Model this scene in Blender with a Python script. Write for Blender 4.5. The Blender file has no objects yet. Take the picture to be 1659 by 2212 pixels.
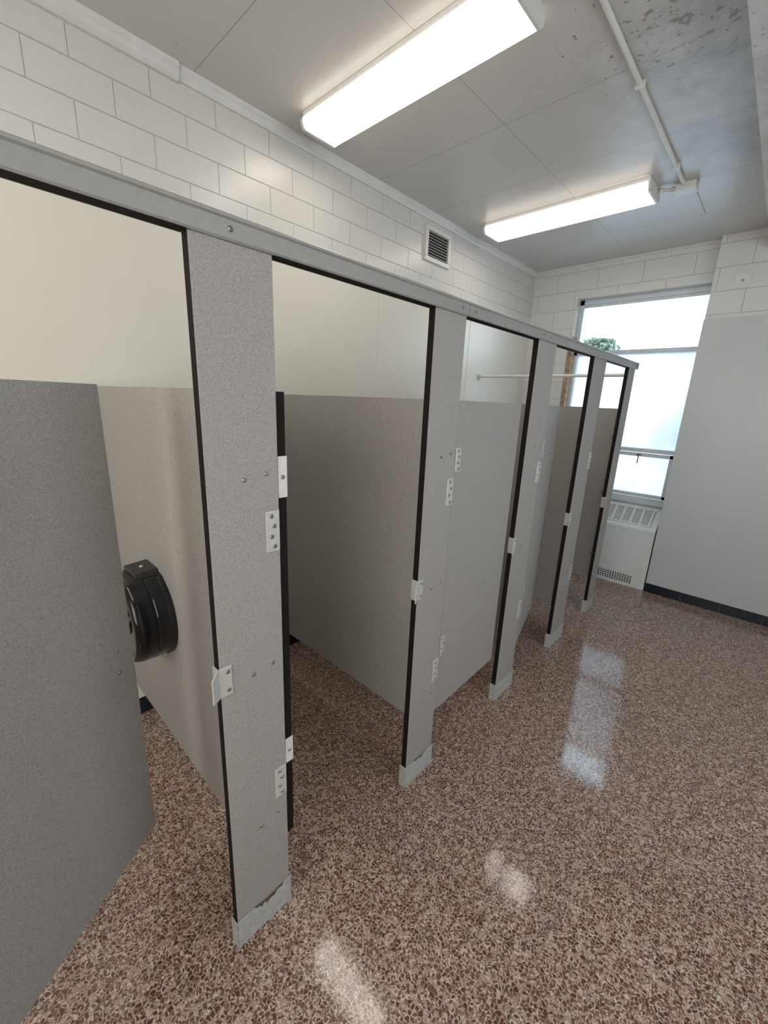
import bpy, bmesh, math, random
from mathutils import Vector, Matrix
random.seed(4)
S=bpy.context.scene
col=S.collection
# ---------------------------------------------------------------- materials
def newmat(n):
    m=bpy.data.materials.new(n); m.use_nodes=True
    nt=m.node_tree; b=nt.nodes['Principled BSDF']
    return m,nt,b
def N(nt,t,**k):
    n=nt.nodes.new(t)
    for a,v in k.items(): setattr(n,a,v)
    return n
def L(nt,a,b): nt.links.new(a,b)
def ramp(nt,fac,stops,interp='LINEAR'):
    r=N(nt,'ShaderNodeValToRGB'); r.color_ramp.interpolation=interp
    e=r.color_ramp.elements
    while len(e)<len(stops): e.new(0.5)
    for i,(p,c) in enumerate(stops):
        e[i].position=p; e[i].color=(c[0],c[1],c[2],1)
    L(nt,fac,r.inputs[0]); return r.outputs[0]
def mixc(nt,fac,a,b,mode='MIX'):
    m=N(nt,'ShaderNodeMix',data_type='RGBA',blend_type=mode)
    for sock,v in ((m.inputs[0],fac),(m.inputs[6],a),(m.inputs[7],b)):
        if isinstance(v,(int,float)): sock.default_value=v
        elif isinstance(v,tuple): sock.default_value=(v[0],v[1],v[2],1)
        else: L(nt,v,sock)
    return m.outputs[2]
def math2(nt,op,a,b,c=None,clamp=False):
    m=N(nt,'ShaderNodeMath',operation=op,use_clamp=clamp)
    for i,v in enumerate((a,b,c)):
        if v is None: continue
        if isinstance(v,(int,float)): m.inputs[i].default_value=v
        else: L(nt,v,m.inputs[i])
    return m.outputs[0]
def world(nt): return N(nt,'ShaderNodeNewGeometry').outputs['Position']
def noise(nt,vec,scale,detail=3,rough=.5):
    n=N(nt,'ShaderNodeTexNoise'); n.inputs['Scale'].default_value=scale
    n.inputs['Detail'].default_value=detail; n.inputs['Roughness'].default_value=rough
    L(nt,vec,n.inputs['Vector']); return n.outputs['Fac']
def bump(nt,b,h,st=.2,dist=.01):
    n=N(nt,'ShaderNodeBump'); n.inputs['Strength'].default_value=st; n.inputs['Distance'].default_value=dist
    L(nt,h,n.inputs['Height']); L(nt,n.outputs[0],b.inputs['Normal'])
def plain(n,c,rough=.5,metal=0,var=.06,sc=30,spec=.5):
    m,nt,b=newmat(n)
    f=noise(nt,world(nt),sc)
    d=tuple(x*(1-var) for x in c); l=tuple(min(1,x*(1+var)) for x in c)
    L(nt,ramp(nt,f,[(.3,d),(.7,l)]),b.inputs['Base Color'])
    b.inputs['Roughness'].default_value=rough; b.inputs['Metallic'].default_value=metal; b.inputs['Specular IOR Level'].default_value=spec
    return m
def laminate(n,c):
    m,nt,b=newmat(n); v=world(nt)
    f1=noise(nt,v,360,2,.6); f2=noise(nt,v,160,2,.5); f3=noise(nt,v,2.2,2)
    k=ramp(nt,f1,[(.36,tuple(x*.48 for x in c)),(.46,c),(.58,c),(.68,tuple(x*1.25 for x in c))])
    k=mixc(nt,.3,k,ramp(nt,f2,[(.35,tuple(x*.74 for x in c)),(.65,tuple(x*1.10 for x in c))]))
    k=mixc(nt,.08,k,ramp(nt,f3,[(.3,tuple(x*.88 for x in c)),(.7,tuple(x*1.06 for x in c))]))
    L(nt,k,b.inputs['Base Color']); b.inputs['Roughness'].default_value=.58; b.inputs['Specular IOR Level'].default_value=.3
    bump(nt,b,f1,.05,.001)
    return m
def blocks(n,axis,u0,v0,bw,rh,c=(.72,.70,.66)):
    m,nt,b=newmat(n); v=world(nt)
    sp=N(nt,'ShaderNodeSeparateXYZ'); L(nt,v,sp.inputs[0])
    a=math2(nt,'ADD',sp.outputs[axis],u0); z=math2(nt,'ADD',sp.outputs[2],v0)
    cb=N(nt,'ShaderNodeCombineXYZ'); L(nt,a,cb.inputs[0]); L(nt,z,cb.inputs[1])
    br=N(nt,'ShaderNodeTexBrick'); L(nt,cb.outputs[0],br.inputs['Vector'])
    br.inputs['Scale'].default_value=1; br.inputs['Mortar Size'].default_value=.003
    br.inputs['Mortar Smooth'].default_value=.9
    br.inputs['Brick Width'].default_value=bw; br.inputs['Row Height'].default_value=rh
    br.offset=.5
    f=noise(nt,v,45,4,.6); g=noise(nt,v,3,2)
    base=mixc(nt,.5,ramp(nt,f,[(.3,tuple(x*.95 for x in c)),(.7,tuple(x*1.03 for x in c))]),ramp(nt,g,[(.3,tuple(x*.94 for x in c)),(.7,c)]))
    L(nt,mixc(nt,br.outputs['Fac'],base,tuple(x*.80 for x in c)),b.inputs['Base Color'])
    b.inputs['Roughness'].default_value=.26
    inv=math2(nt,'MULTIPLY_ADD',br.outputs['Fac'],-1,1)
    bump(nt,b,math2(nt,'MULTIPLY_ADD',f,.15,inv),.7,.005)
    return m
M={}
M['lam']=laminate('speckled_laminate',(.365,.350,.327))
M['core']=plain('dark_panel_core',(.012,.009,.008),.7,0,.06,30,.15)
M['alu']=plain('anodised_aluminium',(.32,.32,.30),.4,.1,.04,60)
M['cast']=plain('zamac_hardware',(.60,.60,.57),.32,.25,.05,80)
M['screw']=plain('steel_screw',(.30,.30,.29),.3,.8)
M['dark']=plain('dark_slot',(.02,.02,.02),.6)
M['blk']=plain('black_base',(.007,.010,.020),.25,0,.06,30,.3)
M['shoe']=plain('pilaster_shoe_paint',(.45,.47,.45),.45,.05,.15,40)
M['rust']=plain('exposed_board',(.13,.085,.06),.8,0,.4,120)
M['frp']=plain('smooth_cream_wall_panel',(.72,.69,.605),.33,0,.015,4)
M['frp2']=plain('smooth_white_wall_panel',(.53,.56,.55),.35,0,.02,4)
M['white']=plain('white_paint',(.69,.68,.65),.4,0,.04,20)
M['cab']=plain('heater_enamel',(.68,.72,.70),.35,0,.04,12)
M['grille']=plain('grille_metal',(.36,.36,.34),.5,.2)
M['wfr']=plain('window_aluminium',(.60,.64,.67),.4,.1)
M['wood']=plain('bare_wood_jamb',(.36,.25,.16),.7,0,.35,25)
M['black']=plain('black_gloss_plastic',(.008,.008,.009),.10,0,.1)
M['blackm']=plain('black_matt_plastic',(.02,.02,.021),.35,0,.1)
M['leaf']=plain('tree_foliage',(.12,.15,.10),.8,0,.5,3)
M['bark']=plain('tree_bark',(.08,.06,.05),.9,0,.3,8)
M['ext']=plain('pale_ground',(.38,.40,.42),.8,0,.03,1)
BL=blocks('painted_block_long_wall',1,-.145+.295*20,1.04,.295,.135,(.65,.63,.59))
BB=blocks('painted_block_window_wall',0,1.85+.40*20,1.02,.40,.18,(.68,.68,.66))
# floor
def mk_floor():
    m,nt,b=newmat('terrazzo'); v=world(nt)
    nz=N(nt,'ShaderNodeTexNoise'); nz.inputs['Scale'].default_value=150; nz.inputs['Detail'].default_value=3; L(nt,v,nz.inputs['Vector'])
    vv=N(nt,'ShaderNodeVectorMath',operation='MULTIPLY_ADD'); vv.inputs[1].default_value=(.0075,.0075,.0075)
    L(nt,nz.outputs['Color'],vv.inputs[0]); L(nt,v,vv.inputs[2])
    def vor(scale,feat='F1'):
        t=N(nt,'ShaderNodeTexVoronoi',feature=feat,voronoi_dimensions='2D'); t.inputs['Scale'].default_value=scale
        t.inputs['Randomness'].default_value=1
        L(nt,vv.outputs[0],t.inputs['Vector']); return t
    def chips(scale,lo,hi,sharp,keep):
        t=vor(scale); e=vor(scale,'DISTANCE_TO_EDGE')
        sc=N(nt,'ShaderNodeSeparateColor'); L(nt,t.outputs['Color'],sc.inputs[0])
        th=math2(nt,'MULTIPLY_ADD',sc.outputs[1],hi-lo,lo)
        s=math2(nt,'SUBTRACT',e.outputs['Distance'],th)
        fac=math2(nt,'MULTIPLY_ADD',s,sharp,.5,True)
        return math2(nt,'MULTIPLY',fac,math2(nt,'LESS_THAN',sc.outputs[2],keep)),sc.outputs
    m1,c1=chips(82,.07,.24,18,.74); m2,c2=chips(150,.05,.32,14,.8); t3=vor(330)
    s3=N(nt,'ShaderNodeSeparateColor'); L(nt,t3.outputs['Color'],s3.inputs[0])
    col1=ramp(nt,c1[0],[(0,(.105,.046,.036)),(.35,(.165,.076,.058)),(.62,(.22,.115,.088)),(.80,(.12,.08,.063)),(.92,(.40,.28,.21))],'CONSTANT')
    col2=ramp(nt,c2[0],[(0,(.14,.07,.054)),(.35,(.25,.145,.11)),(.6,(.38,.26,.205)),(.82,(.66,.56,.48))],'CONSTANT')
    base=ramp(nt,s3.outputs[0],[(0,(.26,.165,.13)),(.25,(.44,.335,.275)),(.55,(.60,.49,.41)),(.8,(.51,.40,.33))],'CONSTANT')
    k=mixc(nt,m2,base,col2); k=mixc(nt,m1,k,col1)
    g=noise(nt,v,1.3,3)
    k=mixc(nt,1.0,k,ramp(nt,g,[(.3,(.9,.9,.9)),(.7,(1,1,1))]),'MULTIPLY')
    sp=N(nt,'ShaderNodeSeparateXYZ'); L(nt,v,sp.inputs[0])
    ln=math2(nt,'LESS_THAN',math2(nt,'ABSOLUTE',math2(nt,'ADD',sp.outputs[0],.23),None),.0022)
    k=mixc(nt,math2(nt,'MULTIPLY',ln,.6),k,(.22,.18,.16))
    L(nt,k,b.inputs['Base Color'])
    r=noise(nt,v,14,3); L(nt,ramp(nt,r,[(.3,(.07,)*3),(.7,(.11,)*3)]),b.inputs['Roughness'])
    w=noise(nt,v,6,2); bump(nt,b,w,.035,.004)
    b.inputs['Specular IOR Level'].default_value=.58
    return m
M['floor']=mk_floor()
def mk_ceil():
    m,nt,b=newmat('painted_ceiling_board'); v=world(nt)
    sp=N(nt,'ShaderNodeSeparateXYZ'); L(nt,v,sp.inputs[0])
    def line(sock,off,per,w):
        a=math2(nt,'ADD',sock,off+per/2+per*20); q=math2(nt,'MODULO',a,per)
        return math2(nt,'LESS_THAN',math2(nt,'ABSOLUTE',math2(nt,'SUBTRACT',q,per/2),None),w)
    l1=line(sp.outputs[1],-1.07,.61,.0018); l2=line(sp.outputs[0],1.38,1.22,.0016)
    mx=math2(nt,'MAXIMUM',l1,l2)
    c=(.585,.565,.535)
    g=noise(nt,v,1.2,2); f=noise(nt,v,70,4,.6)
    base=mixc(nt,.5,ramp(nt,g,[(.3,tuple(x*.96 for x in c)),(.7,c)]),ramp(nt,f,[(.3,tuple(x*.96 for x in c)),(.7,tuple(x*1.03 for x in c))]))
    def blob(cx,cy,r):
        d=N(nt,'ShaderNodeVectorMath',operation='DISTANCE'); L(nt,v,d.inputs[0]); d.inputs[1].default_value=(cx,cy,3.18)
        mr=N(nt,'ShaderNodeMapRange'); L(nt,d.outputs['Value'],mr.inputs[0]); mr.inputs[1].default_value=0; mr.inputs[2].default_value=r; mr.inputs[3].default_value=1; mr.inputs[4].default_value=0
        return mr.outputs[0]
    b1=blob(-.55,2.12,.62); b2=math2(nt,'MAXIMUM',blob(-.42,2.4,.85),blob(-.5,3.1,.65))
    p=noise(nt,v,26,6,.65)
    q=math2(nt,'MULTIPLY_ADD',b1,.165,p)
    peel=ramp(nt,q,[(.70,(0,)*3),(.73,(.9,)*3)])
    p2=noise(nt,v,7,5,.7)
    damp=math2(nt,'MULTIPLY',ramp(nt,math2(nt,'MULTIPLY_ADD',b2,.32,p2),[(.50,(0,)*3),(.9,(.8,)*3)]),math2(nt,'MULTIPLY',b2,1.6,None,True))
    base=mixc(nt,damp,base,(.34,.32,.29))
    base=mixc(nt,peel,base,(.24,.175,.135))
    L(nt,mixc(nt,mx,base,(.28,.27,.25)),b.inputs['Base Color'])
    b.inputs['Roughness'].default_value=.3
    w=noise(nt,v,5,2)
    q3=math2(nt,'MULTIPLY_ADD',p,b1,math2(nt,'MULTIPLY_ADD',w,1.2,math2(nt,'MULTIPLY',f,.7)))
    bump(nt,b,q3,.3,.004)
    return m
M['ceil']=mk_ceil()
def mk_emit():
    m,nt,b=newmat('glowing_prismatic_lens')
    g=N(nt,'ShaderNodeNewGeometry'); v=g.outputs['Position']
    f=N(nt,'ShaderNodeTexVoronoi'); f.inputs['Scale'].default_value=120; L(nt,v,f.inputs['Vector'])
    b.inputs['Base Color'].default_value=(.8,.8,.8,1)
    L(nt,ramp(nt,f.outputs['Distance'],[(0,(1,.935,.85)),(1,(.9,.825,.74))]),b.inputs['Emission Color'])
    sp=N(nt,'ShaderNodeSeparateXYZ'); L(nt,g.outputs['Normal'],sp.inputs[0])
    az=math2(nt,'ABSOLUTE',sp.outputs[2],None)
    st=math2(nt,'MULTIPLY_ADD',math2(nt,'POWER',az,1.5),6.0,1.4)
    L(nt,st,b.inputs['Emission Strength'])
    return m
M['emit']=mk_emit()
def mk_glass():
    m,nt,b=newmat('window_glass'); nt.nodes.remove(b)
    t=N(nt,'ShaderNodeBsdfTransparent'); g=N(nt,'ShaderNodeBsdfGlossy'); g.inputs['Roughness'].default_value=.03
    t.inputs['Color'].default_value=(.93,.97,.98,1)
    fr=N(nt,'ShaderNodeFresnel'); fr.inputs['IOR'].default_value=1.3
    mx=N(nt,'ShaderNodeMixShader'); L(nt,fr.outputs[0],mx.inputs[0]); L(nt,t.outputs[0],mx.inputs[1]); L(nt,g.outputs[0],mx.inputs[2])
    L(nt,mx.outputs[0],nt.nodes['Material Output'].inputs[0]); return m
M['glass']=mk_glass()
def mk_frost():
    m,nt,b=newmat('frosted_window_glass'); nt.nodes.remove(b)
    t=N(nt,'ShaderNodeBsdfTranslucent'); r=N(nt,'ShaderNodeBsdfTransparent'); r.inputs['Color'].default_value=(.9,.95,1,1)
    v=world(nt); k=ramp(nt,noise(nt,v,1.5,2),[(.3,(.50,.50,.50)),(.7,(.68,.67,.66))]); L(nt,k,t.inputs['Color'])
    mx=N(nt,'ShaderNodeMixShader'); mx.inputs[0].default_value=.08; L(nt,t.outputs[0],mx.inputs[1]); L(nt,r.outputs[0],mx.inputs[2])
    L(nt,mx.outputs[0],nt.nodes['Material Output'].inputs[0]); return m
M['frost']=mk_frost()
# ---------------------------------------------------------------- geometry helpers
def finish(bm,name,mats,loc=(0,0,0),parent=None,smooth=False):
    me=bpy.data.meshes.new(name); bmesh.ops.recalc_face_normals(bm,faces=bm.faces)
    bm.to_mesh(me); bm.free()
    for m in mats: me.materials.append(m)
    if smooth:
        for p in me.polygons: p.use_smooth=True
    o=bpy.data.objects.new(name,me); o.location=loc; col.objects.link(o)
    if parent: o.parent=parent
    return o
def addbox(bm,x0,x1,y0,y1,z0,z1,bev=0,mi=0):
    r=bmesh.ops.create_cube(bm,size=1)
    vs=r['verts']
    for v in vs:
        v.co=Vector(((x0+x1)/2+v.co.x*(x1-x0),(y0+y1)/2+v.co.y*(y1-y0),(z0+z1)/2+v.co.z*(z1-z0)))
    fs=set(f for v in vs for f in v.link_faces)
    for f in fs: f.material_index=mi
    if bev>0:
        es=list(set(e for v in vs for e in v.link_edges))
        bmesh.ops.bevel(bm,geom=es,offset=bev,segments=2,profile=.5,affect='EDGES')
def addcyl(bm,p0,p1,r,seg=20,mi=0,r2=None):
    p0=Vector(p0);p1=Vector(p1);d=p1-p0
    q=d.to_track_quat('Z','Y').to_matrix().to_4x4()
    res=bmesh.ops.create_cone(bm,cap_ends=True,segments=seg,radius1=r,radius2=r if r2 is None else r2,depth=d.length,matrix=Matrix.Translation((p0+p1)/2)@q)
    for f in set(f for v in res['verts'] for f in v.link_faces): f.material_index=mi
def box(name,x0,x1,y0,y1,z0,z1,mat,parent=None,bev=0,origin=None):
    o=Vector(((x0+x1)/2,(y0+y1)/2,z0))
    bm=bmesh.new(); addbox(bm,x0-o.x,x1-o.x,y0-o.y,y1-o.y,z0-o.z,z1-o.z,bev)
    return finish(bm,name,[mat],o,parent)
def slab(name,x0,x1,y0,y1,z0,z1,axis,parent,bev=.0012):
    o=Vector(((x0+x1)/2,(y0+y1)/2,z0))
    bm=bmesh.new(); addbox(bm,x0-o.x,x1-o.x,y0-o.y,y1-o.y,z0-o.z,z1-o.z,bev)
    bm.normal_update()
    for f in bm.faces: f.material_index=0 if abs(f.normal[axis])>.9 else 1
    return finish(bm,name,[M['lam'],M['core']],o,parent)
def extr(name,prof,axis,a,b,mat,loc=(0,0,0),parent=None,smooth=False):
    bm=bmesh.new()
    def P(p,t):
        return (t,p[0],p[1]) if axis==0 else ((p[0],t,p[1]) if axis==1 else (p[0],p[1],t))
    A=[bm.verts.new(P(p,a)) for p in prof]; B=[bm.verts.new(P(p,b)) for p in prof]
    n=len(prof)
    bm.faces.new(A); bm.faces.new(B[::-1])
    for i in range(n): bm.faces.new((A[i],B[i],B[(i+1)%n],A[(i+1)%n]))
    return finish(bm,name,[mat],loc,parent,smooth)
def thing(name,loc,label,cat,rot=0,group=None):
    e=bpy.data.objects.new(name,None); e.empty_display_size=.1; e.location=loc; e.rotation_euler=(0,0,rot)
    col.objects.link(e); e['label']=label; e['category']=cat
    if group: e['group']=group
    return e
def struct(o): o['kind']='structure'; return o
def screwmesh():
    bm=bmesh.new()
    addcyl(bm,(-.002,0,0),(.0012,0,0),.0062,14)
    addcyl(bm,(.0012,0,0),(.0034,0,0),.0062,14,0,.0035)
    addcyl(bm,(.0034,0,0),(.0037,0,0),.0018,6,1)
    me=bpy.data.meshes.new('screw'); bm.to_mesh(me); bm.free()
    me.materials.append(M['screw']); me.materials.append(M['dark']); return me
SM=screwmesh()
def screw(loc,parent,rz=0):
    o=bpy.data.objects.new('screw',SM); o.location=loc; o.rotation_euler=(0,0,rz); o.parent=parent; col.objects.link(o); return o
# ---------------------------------------------------------------- dimensions
Xp=-.955; T=.028; ZR=2.0855; ZRT=2.136; ZB=.304; ZT=1.778
XW=-2.316; YF=4.79; YB=4.69; ZC=3.18; XB=-.684; ZP=2.546
YN=-1.6; XR=1.5; YO=5.05
struct(box('floor',XW-.15,XR+.15,YN-.15,YO,-.12,0,M['floor']))
struct(box('ceiling',XW-.15,XR+.15,YN-.15,YO,ZC,ZC+.12,M['ceil']))
struct(box('wall_left',XW-.15,XW,YN-.15,YO,0,ZC,BL))
struct(box('wall_front',XW,XR,YN-.15,YN,0,ZC,BB))
W2=(.5,3.3,1.15,2.6)  # unseen opening, added to hold the aisle fill lamp
bm=bmesh.new()
addbox(bm,XR,XR+.15,YN-.15,W2[0],0,ZC); addbox(bm,XR,XR+.15,W2[1],YO,0,ZC); addbox(bm,XR,XR+.15,W2[0],W2[1],0,W2[2]); addbox(bm,XR,XR+.15,W2[0],W2[1],W2[3],ZC)
struct(finish(bm,'wall_right',[BL]))
bm=bmesh.new()
for q in ((W2[0],W2[0]+.05,W2[2],W2[3]),(W2[1]-.05,W2[1],W2[2],W2[3]),(W2[0],W2[1],W2[2],W2[2]+.05),(W2[0],W2[1],W2[3]-.05,W2[3]),(1.88,1.92,W2[2],W2[3])):
    addbox(bm,XR+.06,XR+.11,q[0],q[1],q[2],q[3],.003)
w2=struct(finish(bm,'added_fill_window',[M['wfr']]))  # added window, out of view, a frame for the aisle fill lamp
box('window_pane',XR+.08,XR+.085,W2[0]+.05,W2[1]-.05,W2[2]+.05,W2[3]-.05,M['frost'],w2)
WX0,WX1,WZ0,WZ1=-1.82,XB,.87,2.86
def wallback():
    bm=bmesh.new()
    addbox(bm,XW,WX0,YF,YO,0,ZC)
    addbox(bm,WX0,WX1,YF,YO,WZ1,ZC)
    addbox(bm,WX0,WX1,4.90,YO,0,WZ0-.02)
    addbox(bm,XB,XR,YB,YO,0,ZC)
    return finish(bm,'wall_back',[BB])
struct(wallback())
struct(box('trim_1',XW,XW+.008,YN,YF,.10,ZP,M['frp']))
def seams():
    bm=bmesh.new()
    for y in (-.10,1.12,2.35,3.57): addbox(bm,XW+.008,XW+.0115,y-.010,y+.010,.10,ZP,.001)
    addbox(bm,XW,XW+.012,YN,YF,ZP,ZP+.008)
    return finish(bm,'trim_2',[M['frp']])
struct(seams())
struct(box('trim_3',XB-.004,XR,YB-.012,YB,.090,ZP,M['frp2'],None,.002))
struct(box('baseboard_left',XW,XW+.012,YN,YF,0,.10,M['blk']))
def bb():
    bm=bmesh.new(); x=XB-.002
    while x<XR-.02:
        addbox(bm,x,min(x+.30,XR)-.003,YB-.016,YB,0,.088,.002); x+=.30
    return finish(bm,'baseboard_back',[M['blk']])
struct(bb())
pr=[(0,0),(.030,0),(.030,-.018),(.022,-.024),(.022,-.045),(.014,-.055),(0,-.055)]
struct(extr('trim_4',pr,1,1.0,YF,M['white'],(XW,0,ZC)))
pr2=[(0,0),(.042,0),(.042,-.022),(.034,-.028),(.034,-.052),(.02,-.064),(0,-.064)]
struct(extr('trim_5',pr2,1,YN,1.0,M['white'],(XW,0,ZC)))
struct(extr('trim_6',[(0,0),(-.015,0),(-.015,-.012),(0,-.02)],0,XW,XB,M['white'],(0,YF,ZC)))
struct(box('trim_7',-.36,XR,YN,YB,3.03,ZC,M['ceil']))
def window():
    fr=bmesh.new(); y0,y1=4.88,4.94
    for a in ((WX0,WX0+.045,WZ0,WZ1),(WX1-.022,WX1,WZ0,WZ1),(WX0,WX1,WZ1-.05,WZ1),(WX0,WX1,WZ0-.02,WZ0+.035),(WX0,WX1,2.315,2.355),(WX0,WX1,1.36,1.40)):
        addbox(fr,a[0],a[1],y0,y1,a[2],a[3],.003)
    addbox(fr,WX0+.045,WX1-.022,y0+.005,y0+.03,WZ1-.075,WZ1-.05,.002)
    addbox(fr,WX0,WX1,4.86,4.90,WZ0-.03,WZ0-.0,.003)
    w=finish(fr,'window_1',[M['wfr']]); struct(w)
    s=bmesh.new(); a,b,c,d=WX0+.05,WX1-.027,WZ0+.04,1.355
    for q in ((a,b,c,c+.035),(a,b,d-.035,d),(a,a+.035,c,d),(b-.035,b,c,d)): addbox(s,q[0],q[1],4.875,4.915,q[2],q[3],.003)
    finish(s,'window_sash',[M['wfr']],(0,0,0),w)
    for z0,z1,mt in ((2.355,WZ1-.05,'glass'),(1.40,2.315,'frost'),(WZ0+.075,1.32,'frost')):
        box('window_pane',WX0+.045,WX1-.022,4.918,4.922,z0,z1,M[mt],w)
    l=bmesh.new(); addbox(l,-1.03,-.99,4.855,4.875,1.325,1.35,.003); addbox(l,-1.015,-1.004,4.848,4.858,1.25,1.335,.002)
    addcyl(l,(-1.01,4.86,1.34),(-1.01,4.84,1.34),.009,12)
    finish(l,'window_latch',[M['screw']],(0,0,0),w)
window()
struct(box('trim_8',WX0,WX0+.012,YF+.004,4.88,1.2,2.50,M['wood']))
struct(box('trim_9',WX0-.03,WX0+.004,YF-.008,YF,1.75,2.42,M['wood']))
# ---------------------------------------------------------------- pilasters
G='toilet stall pilasters'
pil=[(-.38,-.20),(.411,.607),(1.250,1.446),(2.094,2.315),(2.927,3.177),(3.736,3.914)]
plab=["speckled grey stall pilaster hinging the half open door","speckled grey stall pilaster with chipped metal floor shoe",
"speckled grey stall pilaster beside the nearly closed door","speckled grey stall pilaster with hinge plates and latch keeper",
"speckled grey stall pilaster standing beside a door swung fully open","narrow speckled grey pilaster terminating the headrail by the window"]
def mk_shoe(P,w,chip):
    bm=bmesh.new(); h=.112; x=T/2+.0015
    pts=[(-.004,0),(w+.004,0),(w+.004,h)]
    if chip:
        for a,b in chip: pts.append((w*a,h-b))
    pts.append((-.004,h))
    A=[bm.verts.new((x,p[0],p[1])) for p in pts]; B=[bm.verts.new((x+.003,p[0],p[1])) for p in pts]
    n=len(pts); bm.faces.new(A); bm.faces.new(B[::-1])
    for i in range(n): bm.faces.new((A[i],B[i],B[(i+1)%n],A[(i+1)%n]))
    addbox(bm,-T/2-.004,x+.003,-.006,-.003,0,h); addbox(bm,-T/2-.004,x+.003,w+.003,w+.006,0,h); addbox(bm,-T/2-.005,-T/2-.002,-.005,w+.005,0,h)
    finish(bm,'pilaster_shoe',[M['shoe']],(0,0,0),P)
    if chip:
        n=len(chip); bm=bmesh.new(); x=T/2+.0008
        up=[bm.verts.new((x,w*a,h-b*.35+.001)) for a,b in chip]; dn=[bm.verts.new((x,w*a,h-b-.004)) for a,b in chip]
        for i in range(n-1): bm.faces.new((up[i],up[i+1],dn[i+1],dn[i]))
        finish(bm,'exposed_board',[M['rust']],(0,0,0),P)
chips={1:[(.88,0),(.85,.016),(.79,.012),(.74,.014),(.70,.026),(.62,.024),(.55,.030),(.50,.018),(.44,.026),(.40,.014),(.34,.010),(.30,0)],
       2:[(.80,0),(.66,.008),(.58,.022),(.53,.012),(.45,.010),(.36,.014),(.30,0)]}
def hinge_plate(P,y,z,x,nm='hinge_plate',hh=.058,ww=.021,ns=4,rz=0):
    bm=bmesh.new(); addbox(bm,0,.0035,-ww,ww,-hh,hh,.0016)
    o=finish(bm,nm,[M['cast']],(x,y,z),P)
    if rz: o.rotation_euler=(0,0,rz)
    for i,k in enumerate((-.75,-.25,.25,.75)): screw((.0035,(-.004 if i%2 else .004),hh*k),o)
    return o
def keeper(P):
    bm=bmesh.new(); h=.045
    addbox(bm,T/2,T/2+.003,-.002,.034,-h,h,.0012)
    addbox(bm,-T/2,T/2+.003,-.006,-.002,-h,h,.0012)
    pr=[(T/2,-.004),(T/2+.003,-.004),(T/2+.016,-.026),(T/2+.013,-.028)]
    for z0,z1 in ((-h,h),):
        A=[bm.verts.new((p[0],p[1],z0)) for p in pr]; B=[bm.verts.new((p[0],p[1],z1-(.018 if i>1 else 0))) for i,p in enumerate(pr)]
        bm.faces.new(A); bm.faces.new(B[::-1])
        for i in range(4): bm.faces.new((A[i],B[i],B[(i+1)%4],A[(i+1)%4]))
    o=finish(bm,'latch_keeper',[M['cast']],(0,0,1.015),P)
    for z in (-.028,.028): screw((T/2+.003,.022,z),o)
for i,(a,b) in enumerate(pil):
    w=b-a
    P=thing('pilaster',(Xp-T/2,a,0),plab[i],'stall pilaster',0,G)
    slab('pilaster_panel',-T/2,T/2,0,w,.006,ZR,0,P)
    mk_shoe(P,w,chips.get(i))
    if i>0: keeper(P)
    if i<5:
        hinge_plate(P,w-.022,1.41,T/2); hinge_plate(P,w-.022,.555,T/2)
    for z,d in ((1.566,0),(1.0,0),(.435,0)):
        screw((T/2,w*.5,z-.006),P); screw((T/2,w*.82,z+.004),P)
# ---------------------------------------------------------------- headrail
pr=[(-T-.006,ZR),(-T-.006,ZRT-.004),(-T-.002,ZRT),(.010,ZRT),(.016,ZRT-.004),(.016,ZRT-.009),(.010,ZRT-.012),(.010,ZR+.004),(.006,ZR)]
for k,(y0,y1,sc,lb) in enumerate([(-1.3,1.446,(-.28,.50,1.40),"long grey aluminium headrail capping the stall pilasters"),(1.449,3.925,(1.49,2.12,2.20,3.05,3.80,3.87),"grey aluminium headrail section running towards the window")]):
    H=extr('headrail',[(p[0],p[1]-ZR) for p in pr],1,0,y1-y0,M['alu'],(Xp,y0,ZR)); H['label']=lb; H['category']='headrail'; H['group']='stall headrails'
    for y in sc: screw((.010,y-y0,.022),H)
    for ga,gb in (((-1.29,-.384),(-.196,.407),(.611,1.246)) if k==0 else ((1.451,2.090),(2.319,2.923),(3.181,3.732))):
        box('dark_channel',-T+.006,.006,ga-y0,gb-y0,-.003,.0005,M['core'],H)
    if k: box('end_cap',-T-.008,.018,y1-y0,y1-y0+.004,0,ZRT-ZR,M['alu'],H)
# ---------------------------------------------------------------- partitions
part_y=[-.29,.509,1.348,2.205,3.052,3.825]
for i,y in enumerate(part_y):
    if i==0: continue
    P=thing('partition_panel',(-1.64,y,ZB),["","speckled grey stall partition carrying a black paper dispenser","speckled grey stall partition behind an open doorway","speckled grey stall partition behind the nearly closed door","speckled grey stall partition near the window end","speckled grey end partition beside the window"][i],'stall partition',0,'stall partitions')
    slab('panel',-.652,.655,-.0125,.0125,0,ZT-ZB,1,P)
    for z in (.22,.78,1.25):
        for x,sg in ((.655,1),(-.655,-1)):
            bm=bmesh.new()
            addbox(bm,min(x,x-sg*.035),max(x,x-sg*.035),-.0165,-.0125,-.014,.014,.0012)
            if sg>0: addbox(bm,x,x+.003,-.034,-.0125,-.014,.014,0)
            else: addbox(bm,x-.009,x+.002,-.034,-.0125,-.014,.014,0)
            bo=finish(bm,'mounting_bracket',[M['screw']],(0,0,z),P)
            s=screw((x-sg*.02,-.0165,0),bo,-math.pi/2)
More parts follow.
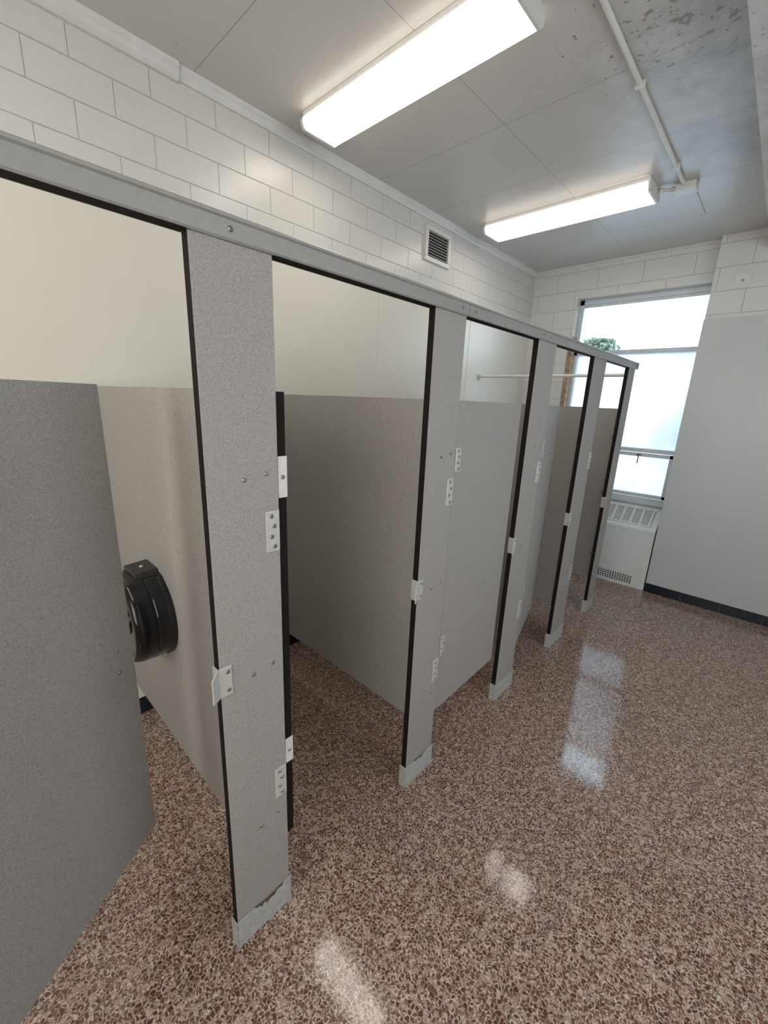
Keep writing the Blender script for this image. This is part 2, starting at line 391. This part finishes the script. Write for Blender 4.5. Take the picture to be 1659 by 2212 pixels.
# ---------------------------------------------------------------- doors
GD='stall doors'
def door(hx,hy,ang,w,label,edgeplates=False,zt=ZT):
    D=thing('stall_door',(hx,hy,ZB),label,'stall door',ang,GD)
    slab('door_panel',-.0125,.0125,0,w,0,zt-ZB,0,D)
    if edgeplates:
        for z in (1.555-ZB,.65-ZB):
            bm=bmesh.new(); addbox(bm,-.0145,.0145,-.003,.0,-.057 if z>1 else -.047,.057 if z>1 else .047,.001)
            o=finish(bm,'hinge_leaf',[M['white']],(0,0,z),D); s=screw((0,-.003,0),o,-math.pi/2)
    else:
        for z in (1.54-ZB,.66-ZB): hinge_plate(D,.022,z,.0125,'hinge_leaf',.05,.018,4)
    for z in (1.03-ZB,1.0-ZB+.07-.11): screw((.0125,w-.06,z),D)
    bm=bmesh.new(); addbox(bm,-.027,-.0125,w-.09,w-.02,-.02,.02,.003); addcyl(bm,(-.027,w-.055,0),(-.045,w-.055,0),.007,12)
    finish(bm,'slide_latch',[M['cast']],(0,0,1.0-ZB),D)
    return D
door(-.966,-.19,math.radians(36),.60,"speckled grey stall door half open inwards")
door(Xp-.006,.6235,math.radians(90),.60,"speckled grey stall door swung fully open, dark edge showing",True)
door(-.972,1.452,math.radians(2),.595,"speckled grey stall door standing nearly closed")
door(-.970,2.319,math.radians(15),.575,"speckled grey stall door slightly ajar inwards")
door(Xp-.008,3.195,math.radians(90),.56,"speckled grey stall door swung fully open near the window")
# ---------------------------------------------------------------- paper dispenser
def dispenser():
    D=thing('paper_dispenser',(-1.655,.4965,.925),"black glossy round toilet paper dispenser on the partition",'toilet paper dispenser')
    R=.166;dp=.135; seg=72
    bm=bmesh.new()
    def outline(s):
        pts=[]
        for k in range(seg):
            a=2*math.pi*k/seg; x,z=math.cos(a),math.sin(a)
            if z>0:
                n=2.0 if x>0.45 else 2.0+2.2*min(1,(0.45-x)/.5)
                q=(abs(x)**n+abs(z)**n)**(1/n); x,z=x/q,z/q
            pts.append((x*R*s,z*R*s))
        return pts
    prof=[(1.04,0),(1.04,-.014),(1.0,-.019),(1.0,-dp*.42),(.985,-dp*.44),(.985,-dp*.48),(1.0,-dp*.50),(1.0,-dp*.80),(.99,-dp*.88),(.96,-dp*.95),(.91,-dp*.99),(.86,-dp),(.82,-dp),(.80,-dp*.93),(.36,-dp*.93),(.33,-dp*.99),(.02,-dp*.99)]
    rings=[[bm.verts.new((x,y,z)) for x,z in outline(s)] for s,y in prof]
    for a,b in zip(rings,rings[1:]):
        for k in range(seg):
            k2=(k+1)%seg; bm.faces.new((a[k],b[k],b[k2],a[k2]))
    bm.faces.new(rings[0]); bm.faces.new(rings[-1])
    o=finish(bm,'drum_cover',[M['black']],(0,0,0),D,True)
    es=o.modifiers.new('e','EDGE_SPLIT'); es.split_angle=math.radians(32)
    pr=[(-.12,.145),(-.105,.186),(.02,.186),(.052,.145)]
    bm=bmesh.new()
    A=[bm.verts.new((p[0],0,p[1])) for p in pr];B=[bm.verts.new((p[0],-dp*.62,p[1]-.006)) for p in pr]
    bm.faces.new(A);bm.faces.new(B[::-1])
    for i in range(4): bm.faces.new((A[i],B[i],B[(i+1)%4],A[(i+1)%4]))
    bmesh.ops.bevel(bm,geom=list(bm.edges),offset=.004,segments=2,profile=.5,affect='EDGES')
    finish(bm,'top_bracket',[M['blackm']],(0,0,0),D)
    bm=bmesh.new(); addcyl(bm,(-.04,-.04,.181),(-.04,-.04,.1875),.007,14); finish(bm,'lock',[M['cast']],(0,0,0),D)
    bm=bmesh.new(); addbox(bm,-.05,.03,-dp*.7,-.01,-.182,-.150,.006); addbox(bm,-.012,.008,-dp*.5,-.02,-.192,-.170,.003); finish(bm,'tear_bar',[M['blackm']],(0,0,0),D)
dispenser()
# ---------------------------------------------------------------- support rod
bm=bmesh.new(); Lr=(Xp-T)-(XW+.0115)
addcyl(bm,(0,0,0),(Lr,0,0),.0125,20)
R0=finish(bm,'support_rod',[M['white']],(XW+.0115,3.80,2.034)); R0['label']="white horizontal pipe bracing the wall to the end pilaster"; R0['category']='pipe'
bm=bmesh.new(); addcyl(bm,(0,0,0),(.008,0,0),.03,24); addcyl(bm,(.008,0,0),(.02,0,0),.018,20); finish(bm,'wall_flange',[M['cast']],(0,0,0),R0)
bm=bmesh.new(); addcyl(bm,(Lr-.008,0,0),(Lr,0,0),.022,24); finish(bm,'end_flange',[M['cast']],(0,0,0),R0)
# ---------------------------------------------------------------- light fixtures
def light(x0,x1,y0,y1,label):
    cx,cy=(x0+x1)/2,(y0+y1)/2; w=(y1-y0)/2; l=(x1-x0)/2
    P=thing('light_fixture',(cx,cy,ZC),label,'ceiling light',0,'fluorescent ceiling lights')
    box('housing',-l,l,-w*.93,w*.93,-.032,0,M['white'],P,.003)
    pr=[(-w*.97,-.031),(-w,-.045),(-w*.92,-.070),(-w*.82,-.080),(w*.82,-.080),(w*.92,-.070),(w,-.045),(w*.97,-.031)]
    extr('diffuser',pr,0,-l+.012,l-.012,M['emit'],(0,0,0),P)
    for s in (-1,1):
        pe=[(a*1.02,b-.002 if b<-.04 else b) for a,b in pr]
        extr('end_plate',pe,0,s*l-.006 if s>0 else -l-.006,s*l+.006 if s>0 else -l+.012,M['white'],(0,0,0),P)
light(-2.118,-.950,1.54,1.775,"lit fluorescent wraparound fixture with prismatic lens on ceiling")
light(-2.085,-.915,3.290,3.548,"lit fluorescent fixture fed by a conduit near the window")
light(-2.1,-.94,-.45,-.20,"unseen fluorescent wraparound fixture added over the first stalls")  # added fixture out of view, extra light for the near stalls
bm=bmesh.new(); addcyl(bm,(0,YN-3.50,0),(0,0,0),.011,16)
C=finish(bm,'conduit',[M['white']],(-.775,3.50,ZC-.0125)); C['label']="white painted metal conduit running across the ceiling"; C['category']='conduit'
for y in (-2.6,-1.1,-.25):
    bm=bmesh.new(); addbox(bm,-.02,.02,-.008,.008,-.0135,.0125,.002); finish(bm,'conduit_strap',[M['white']],(0,y,0),C)
J=thing('junction_box',(-.765,3.55,ZC),"white painted junction box with conduit stub on ceiling",'electrical box')
box('box_body',-.055,.055,-.045,.045,-.04,0,M['white'],J,.004)
box('cover',-.058,.058,-.048,.048,-.044,-.040,M['white'],J,.001)
bm=bmesh.new(); addcyl(bm,(-.055,-.02,-.022),(-.142,-.052,-.022),.009,14); addcyl(bm,(-.055,-.02,-.022),(-.077,-.028,-.022),.014,14); addcyl(bm,(-.118,-.043,-.022),(-.142,-.052,-.022),.014,14); finish(bm,'conduit_stub',[M['cast']],(0,0,0),J)
bm=bmesh.new(); addcyl(bm,(.0,.045,-.002),(.0,.55,-.002),.0016,8); finish(bm,'thin_wire',[M['grille']],(.03,0,0),J)
# ---------------------------------------------------------------- vent
def vent():
    V=thing('wall_vent',(XW,2.995,2.845),"white framed louvered vent with dusty grey slats",'vent')
    w,h=.165,.245; bm=bmesh.new(); f=.032
    addbox(bm,0,.02,-w,w,0,f,.003);addbox(bm,0,.02,-w,w,h-f,h,.003);addbox(bm,0,.02,-w,-w+f,f,h-f,.003);addbox(bm,0,.02,w-f,w,f,h-f,.003)
    finish(bm,'frame',[M['white']],(0,0,0),V)
    bm=bmesh.new()
    n=9
    for k in range(n):
        z=f+.006+(h-2*f)*k/n
        pr=[(.003,z+.012),(.006,z+.014),(.017,z+.002),(.014,z)]
        A=[bm.verts.new((p[0],-w+f,p[1])) for p in pr];B=[bm.verts.new((p[0],w-f,p[1])) for p in pr]
        bm.faces.new(A);bm.faces.new(B[::-1])
        for i in range(4): bm.faces.new((A[i],B[i],B[(i+1)%4],A[(i+1)%4]))
    finish(bm,'louvers',[M['grille']],(0,0,0),V)
    box('backing',.0005,.002,-w+f,w-f,f,h-f,M['dark'],V)
vent()
K=thing('cover_plate',(-.485,YB,2.77),"small white square cover plate with a round screw on block wall",'cover plate')
box('plate',-.052,.052,-.006,0.001,0,.105,M['white'],K,.002)
bm=bmesh.new(); addcyl(bm,(0,-.006,.052),(0,-.014,.052),.010,16); finish(bm,'knob',[M['screw']],(0,0,0),K)
# ---------------------------------------------------------------- convector
def conv():
    x0,x1=-1.50,-.70
    V=thing('convector_heater',((x0+x1)/2,4.68,0),"white enamelled convector heater with sloped grille under the window",'heater')
    l=(x1-x0)/2
    pr=[(0,0),(.215,0),(.215,.82),(.20,.82),(.0,.625)]
    extr('cabinet',pr,0,-l,l,M['cab'],(0,0,0),V)
    s=Vector((.20,.195)); sl=s.length; sd=s/sl; nn=Vector((-sd.y,sd.x))
    bm=bmesh.new(); bd=bmesh.new()
    def onslope(bmx,u0,u1,t0,t1,h0,h1,mi=0):
        vs=[]
        for u in (u0,u1):
            for t in (t0,t1):
                for h in (h0,h1):
                    p=sd*t+nn*h; vs.append(bmx.verts.new((u,p.x,.625+p.y)))
        for q in ((0,1,3,2),(4,6,7,5),(0,4,5,1),(2,3,7,6),(0,2,6,4),(1,5,7,3)): 
            bmx.faces.new([vs[k] for k in q])
    onslope(bd,-l+.05,l-.05,sl*.16,sl*.86,.0005,.002)
    for t in (sl*.14,sl*.84): onslope(bm,-l+.04,l-.04,t,t+.012,.001,.008)
    k=-l+.04
    while k<l-.03:
        onslope(bm,k,k+.016,sl*.14,sl*.88,.001,.007); k+=.085
    for t in range(1,9): onslope(bm,-l+.04,l-.04,sl*(.14+.08*t),sl*(.14+.08*t)+.004,.001,.004)
    finish(bm,'top_grille',[M['cab']],(0,0,0),V); finish(bd,'grille_opening',[M['grille']],(0,0,0),V)
    bm=bmesh.new(); 
    for r in range(4):
        for k in range(30):
            u=-l+.03+k*.0235
            if u<l-.12: addbox(bm,u,u+.013,-.002,.001,.035+r*.022,.035+r*.022+.014)
    finish(bm,'bottom_grille',[M['dark']],(0,0,0),V)
    box('panel_lip',-l+.004,l-.004,-.004,0,.60,.61,M['cab'],V,.001)
conv()
# ---------------------------------------------------------------- outside
struct(box('ground',-60,40,5.2,90,-3.2,-3.0,M['ext']))
def tree():
    Tt=thing('tree',Vector((-10.4,32,-3)),"leafy green tree seen through the window",'tree')
    bm=bmesh.new(); addcyl(bm,(0,0,0),(0,0,6.8),.35,12,0,.2); finish(bm,'trunk',[M['bark']],(0,0,0),Tt)
    bm=bmesh.new()
    for k in range(750):
        a=random.uniform(0,6.28); r=random.uniform(0,1)**.6*1.6; z=random.uniform(-1.6,1.4)
        r*=math.sqrt(max(.03,1-(z/1.7)**2))
        res=bmesh.ops.create_icosphere(bm,subdivisions=1,radius=random.uniform(.04,.14),matrix=Matrix.Translation((r*math.cos(a),r*math.sin(a),7.95+z)))
        for v in res['verts']: v.co+=Vector((random.uniform(-.08,.08),random.uniform(-.08,.08),random.uniform(-.08,.08)))
    finish(bm,'canopy',[M['leaf']],(0,0,0),Tt)
tree()
# ---------------------------------------------------------------- world, window portal, fill lamps
W=bpy.data.worlds.new('World'); S.world=W; W.use_nodes=True
bg=W.node_tree.nodes['Background']; bg.inputs[0].default_value=(.68,.84,1,1); bg.inputs[1].default_value=5.8
def area(name,loc,rot,sx,sy,power,colr,portal=False):
    ld=bpy.data.lights.new(name,'AREA'); ld.shape='RECTANGLE'; ld.size=sx; ld.size_y=sy
    lo=bpy.data.objects.new(name,ld); lo.location=loc; lo.rotation_euler=rot; col.objects.link(lo)
    if portal: ld.cycles.is_portal=True
    else: ld.energy=power; ld.color=colr
area('window_portal',((WX0+WX1)/2,5.06,(WZ0+WZ1)/2),(math.radians(-90),0,0),WX1-WX0,WZ1-WZ0,0,None,True)
area('aisle_fill_lamp',(XR+.05,(W2[0]+W2[1])/2,(W2[2]+W2[3])/2),(0,math.radians(90),0),W2[3]-W2[2]-.1,W2[1]-W2[0]-.1,14,(1,.98,.95))  # added fill lamp, brightens the pilaster fronts from the aisle side
area('front_fill_lamp',(-.1,YN+.05,1.8),(math.radians(90),0,0),2.6,1.8,54,(1,.97,.93))  # added fill lamp before the closed front wall, brightens the partition faces
# ---------------------------------------------------------------- camera
yw,pt,rl,f=.7478,.2623,.0406,895.74
s,c=math.sin,math.cos
F=Vector((-s(yw)*c(pt),c(yw)*c(pt),-s(pt)));Ra=Vector((c(yw),s(yw),0));Ua=Ra.cross(F)
Rv=c(rl)*Ra+s(rl)*Ua;Uv=-s(rl)*Ra+c(rl)*Ua
cd=bpy.data.cameras.new('camera'); cd.sensor_fit='HORIZONTAL'; cd.sensor_width=36; cd.lens=f*36/1659; cd.clip_start=.02; cd.clip_end=300
co=bpy.data.objects.new('camera',cd); col.objects.link(co)
m=Matrix((Rv,Uv,-F)).transposed().to_4x4(); m.translation=(0,0,1.7663); co.matrix_world=m
S.camera=co
S.view_settings.view_transform='Standard'
S.view_settings.exposure=0
